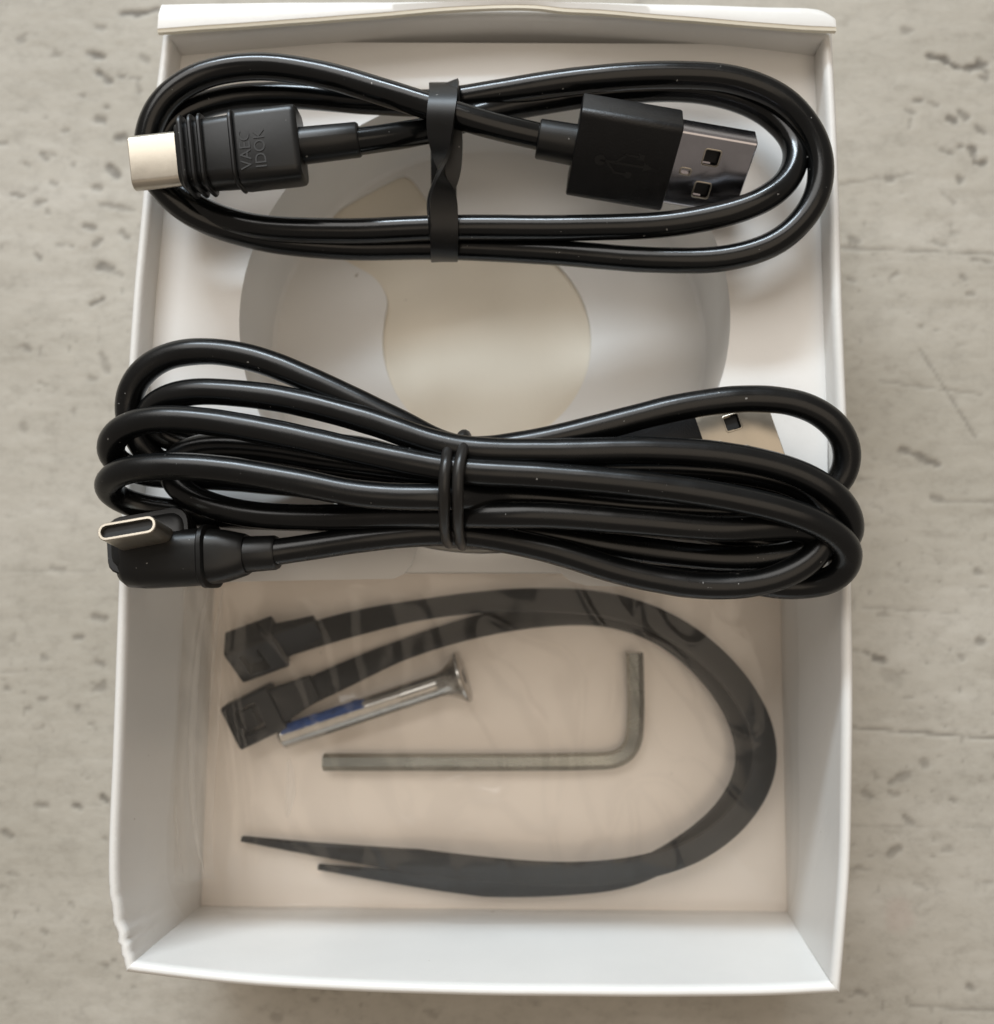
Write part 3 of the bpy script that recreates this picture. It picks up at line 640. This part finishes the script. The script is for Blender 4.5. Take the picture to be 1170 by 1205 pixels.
zip_tie('black zip tie whose slotted head lies uppermost, at the upper left in the clear bag',
        [(338, 757, 6.2), (400, 738, 6.8), (470, 722, 8), (560, 709, 8.6), (640, 706, 8.8), (720, 713, 8.8), (790, 738, 8.8), (852, 786, 8.8), (892, 845, 8.8), (901, 900, 8.8), (876, 954, 8.8), (822, 999, 8.8), (750, 1022, 8.4), (670, 1029, 8), (560, 1022, 7), (450, 1009, 5.6), (370, 999, 4.6), (285, 987, 4)],
        (303, 764), (60, -22), 42, 9.4, 7.9, 4.2, 3.3)
zip_tie('black zip tie whose head lies lower, just above the screw tip in the clear bag',
        [(338, 826, 4.8), (400, 797, 5), (470, 766, 5.4), (550, 740, 5.8), (630, 724, 6.0), (710, 722, 6.0), (775, 742, 6.0), (832, 787, 6.0), (871, 846, 6.0), (881, 900, 6.0), (856, 953, 6.0), (802, 999, 6.0), (740, 1030, 5.6), (660, 1040, 5.4), (560, 1040, 5), (470, 1032, 4.4), (375, 1020, 3.8)],
        (302, 842), (70, -34), 6, 9.5, 5.6)

scr = thing('countersunk_screw', 'silver countersunk screw with blue thread lock on its tip in the clear bag', 'screw', at(440, 820, FLOOR+0.5))
frS = Fr(at(541, 798, 6.8), at(330, 868, 5.2)-at(541, 798, 6.8))
def lathe(fr, prof, sides=24):
    return MB().loft([[fr.p(a, r*math.cos(2*math.pi*k/sides), r*math.sin(2*math.pi*k/sides)) for k in range(sides)] for a, r in prof])
hd = lathe(frS, [(-0.9, 4.6), (-0.75, 4.8), (-0.35, 4.8), (-0.1, 4.55), (1.1, 3.5), (2.6, 2.6), (4.2, 2.25)]).build('head', M['screw'], scr)
cut(hd, [MB().loft([[frS.p(a, 1.6*math.cos(math.pi*k/3), 1.6*math.sin(math.pi*k/3)) for k in range(6)] for a in (-2, 1.2)])])
LSC = (at(330, 868, 5.2)-frS.o).length
lathe(frS, [(3.9, 2.24), (11.3, 2.25), (11.4, 2.1)]).build('shank', M['screw'], scr)
th = [(11.2, 2.1)]; a = 11.3
while a < LSC-1.0: th += [(a, 2.16), (a+0.2, 2.26), (a+0.28, 2.26), (a+0.48, 2.16)]; a += 0.5
th += [(LSC-0.6, 1.8), (LSC, 1.3)]
lathe(frS, th).build('thread', M['screw'], scr)
# thread-lock coat: a shell over the upper side of the thread
rings = []
for i in range(28):
    a = LSC-18+17.2*i/27; row = []
    for k in range(15):
        ang = math.radians(100+(70+25*mnoise.noise(Vector((i*0.35, 9, 1))))*k/14); r = 2.33+0.05*math.sin(i*2.0)+0.1*mnoise.noise(Vector((i*0.5, k*0.4, 2)))-(0.5 if k in (0, 14) or i in (0, 27) else 0)
        row.append(frS.p(a+0.8*mnoise.noise(Vector((i*0.2, k*0.5, 5))), r*math.cos(ang), r*math.sin(ang)))
    rings.append(row)
MB().loft(rings, cap=False, ring_closed=False).build('thread_lock_coat', M['blue'], scr)

hexk = thing('hex_key', 'silver L shaped hex key lying below the screw inside the clear bag', 'hex key', at(600, 895, FLOOR+0.5))
hp = spline(P([(381, 897, 4.6), (480, 897, 4.6), (600, 897, 4.6), (690, 896, 4.6), (722, 894, 4.6), (738, 886, 4.6), (746, 870, 4.6), (748, 845, 4.7), (748, 800, 4.9), (747, 768, 5.0)]), 0.6, 2.0)
rings = []
for p, t, u, v in frames(hp):
    rings.append([p+(u*math.cos(math.pi*k/3+0.3)+v*math.sin(math.pi*k/3+0.3))*1.6 for k in range(6)])
MB().loft(rings).build('bent_rod', M['key'], hexk, angle=25)

bag = thing('plastic_bag', 'clear thin plastic bag holding zip ties, screw and hex key in the lower compartment', 'bag', at(560, 880, FLOOR+0.2))
NX, NY = 260, 150
def bag_xy(u, v):
    """u from left to right, v from the box's front to the tray"""
    xl = 196+8*math.sin(v*5)+ (1-v)*14; xr = 929-3*math.sin(v*3.1)
    yt = 677; yb = 1069+2*math.sin(u*5+1)
    return xl+(xr-xl)*u, yb+(yt-yb)*v
top, bot = [], []
for j in range(NY+1):
    rt, rb = [], []
    for i in range(NX+1):
        u, v = i/NX, j/NY; x, y = bag_xy(u, v); p = at(x, y, 4)
        e = 1-0.45*(1-min(1, u*6))**2-0.22*(1-min(1, (1-u)*7))**2-0.60*(1-min(1, v*5))**2
        q = Vector((p.x*0.06, p.y*0.045, 0))
        ridge_ = (1-abs(mnoise.noise(q*1.1+Vector((3, 7, 0)))*2))**3
        r2 = (1-abs(mnoise.noise(Vector((q.x*1.6+q.y*1.2, q.y*0.9-q.x*0.5, 4)))))**14
        wv = 0.9*mnoise.noise(q)+0.2*mnoise.noise(q*2.7)+0.6*ridge_+0.5*r2
        climb = 11.0*max(0, 1-u/0.085)**1.3
        fold = 1.1*math.exp(-((u-0.10-0.015*math.sin(v*4))/0.007)**2)+0.9*math.exp(-((u-0.145+0.02*v)/0.006)**2)*min(1, v*3)
        zt = FLOOR+0.9+(12.0+wv*1.0)*e+climb+fold*e
        rt.append(Vector((p.x, p.y, max(zt, FLOOR+0.7))))
        rb.append(Vector((p.x, p.y, FLOOR+0.35+climb+0.12*mnoise.noise(q*3))) if 0 < i < NX and 0 < j < NY else rt[-1])
    top.append(rt); bot.append(rb)
MB().loft(top, cap=False, ring_closed=False).build('top_film', M['film'], bag, angle=180)
MB().loft(bot, cap=False, ring_closed=False).build('bottom_film', M['film_under'], bag, angle=180)

# welded seam and standing creases of the bag, the last a glint painted in milky film
for pts, w, zz, hgt in (([(246, 688), (236, 740), (228, 820), (225, 900), (229, 970), (240, 1030)], 1.5, 15.2, 0.5),
                        ([(216, 690), (208, 760), (204, 860), (206, 960), (216, 1030)], 0.8, 15.6, 0.4),
                        ([(264, 690), (256, 730), (250, 790), (247, 840)], 0.7, 15.0, 0.5),
                        ([(340, 892), (343, 925), (338, 962)], 1.6, 15.4, 0.5)):
    path = px_curve(pts, zz, 0.8, 3); rings = []; n = len(path)
    for i, (p, t, u, v) in enumerate(frames(path)):
        e = math.sin(math.pi*i/(n-1))**0.6; rings.append([p+v*(k*w/2*e)+Vector((0, 0, 1))*hgt*e*(1-k*k) for k in (-1, -0.6, -0.25, 0, 0.25, 0.6, 1)])
    MB().loft(rings, cap=False, ring_closed=False).build('crease', M['seal'], bag, angle=180)

rows = []
for i in range(41):
    u = i/40; row = []
    for j in range(61):
        v = j/60; p = at(186+70*u+6*math.sin(v*4+1), 692+345*v, 15)
        z = 15.0-1.0*u+3.0*(1-u)**2+1.2*math.sin(u*13+1.5*math.sin(v*3.2))*(0.5+0.5*math.sin(v*2.7))+0.5*mnoise.noise(Vector((u*3, v*5, 8)))
        row.append(Vector((p.x, p.y, z)))
    rows.append(row)
MB().loft(rows, cap=False, ring_closed=False).build('side_gusset', M['gusset'], bag, angle=180)
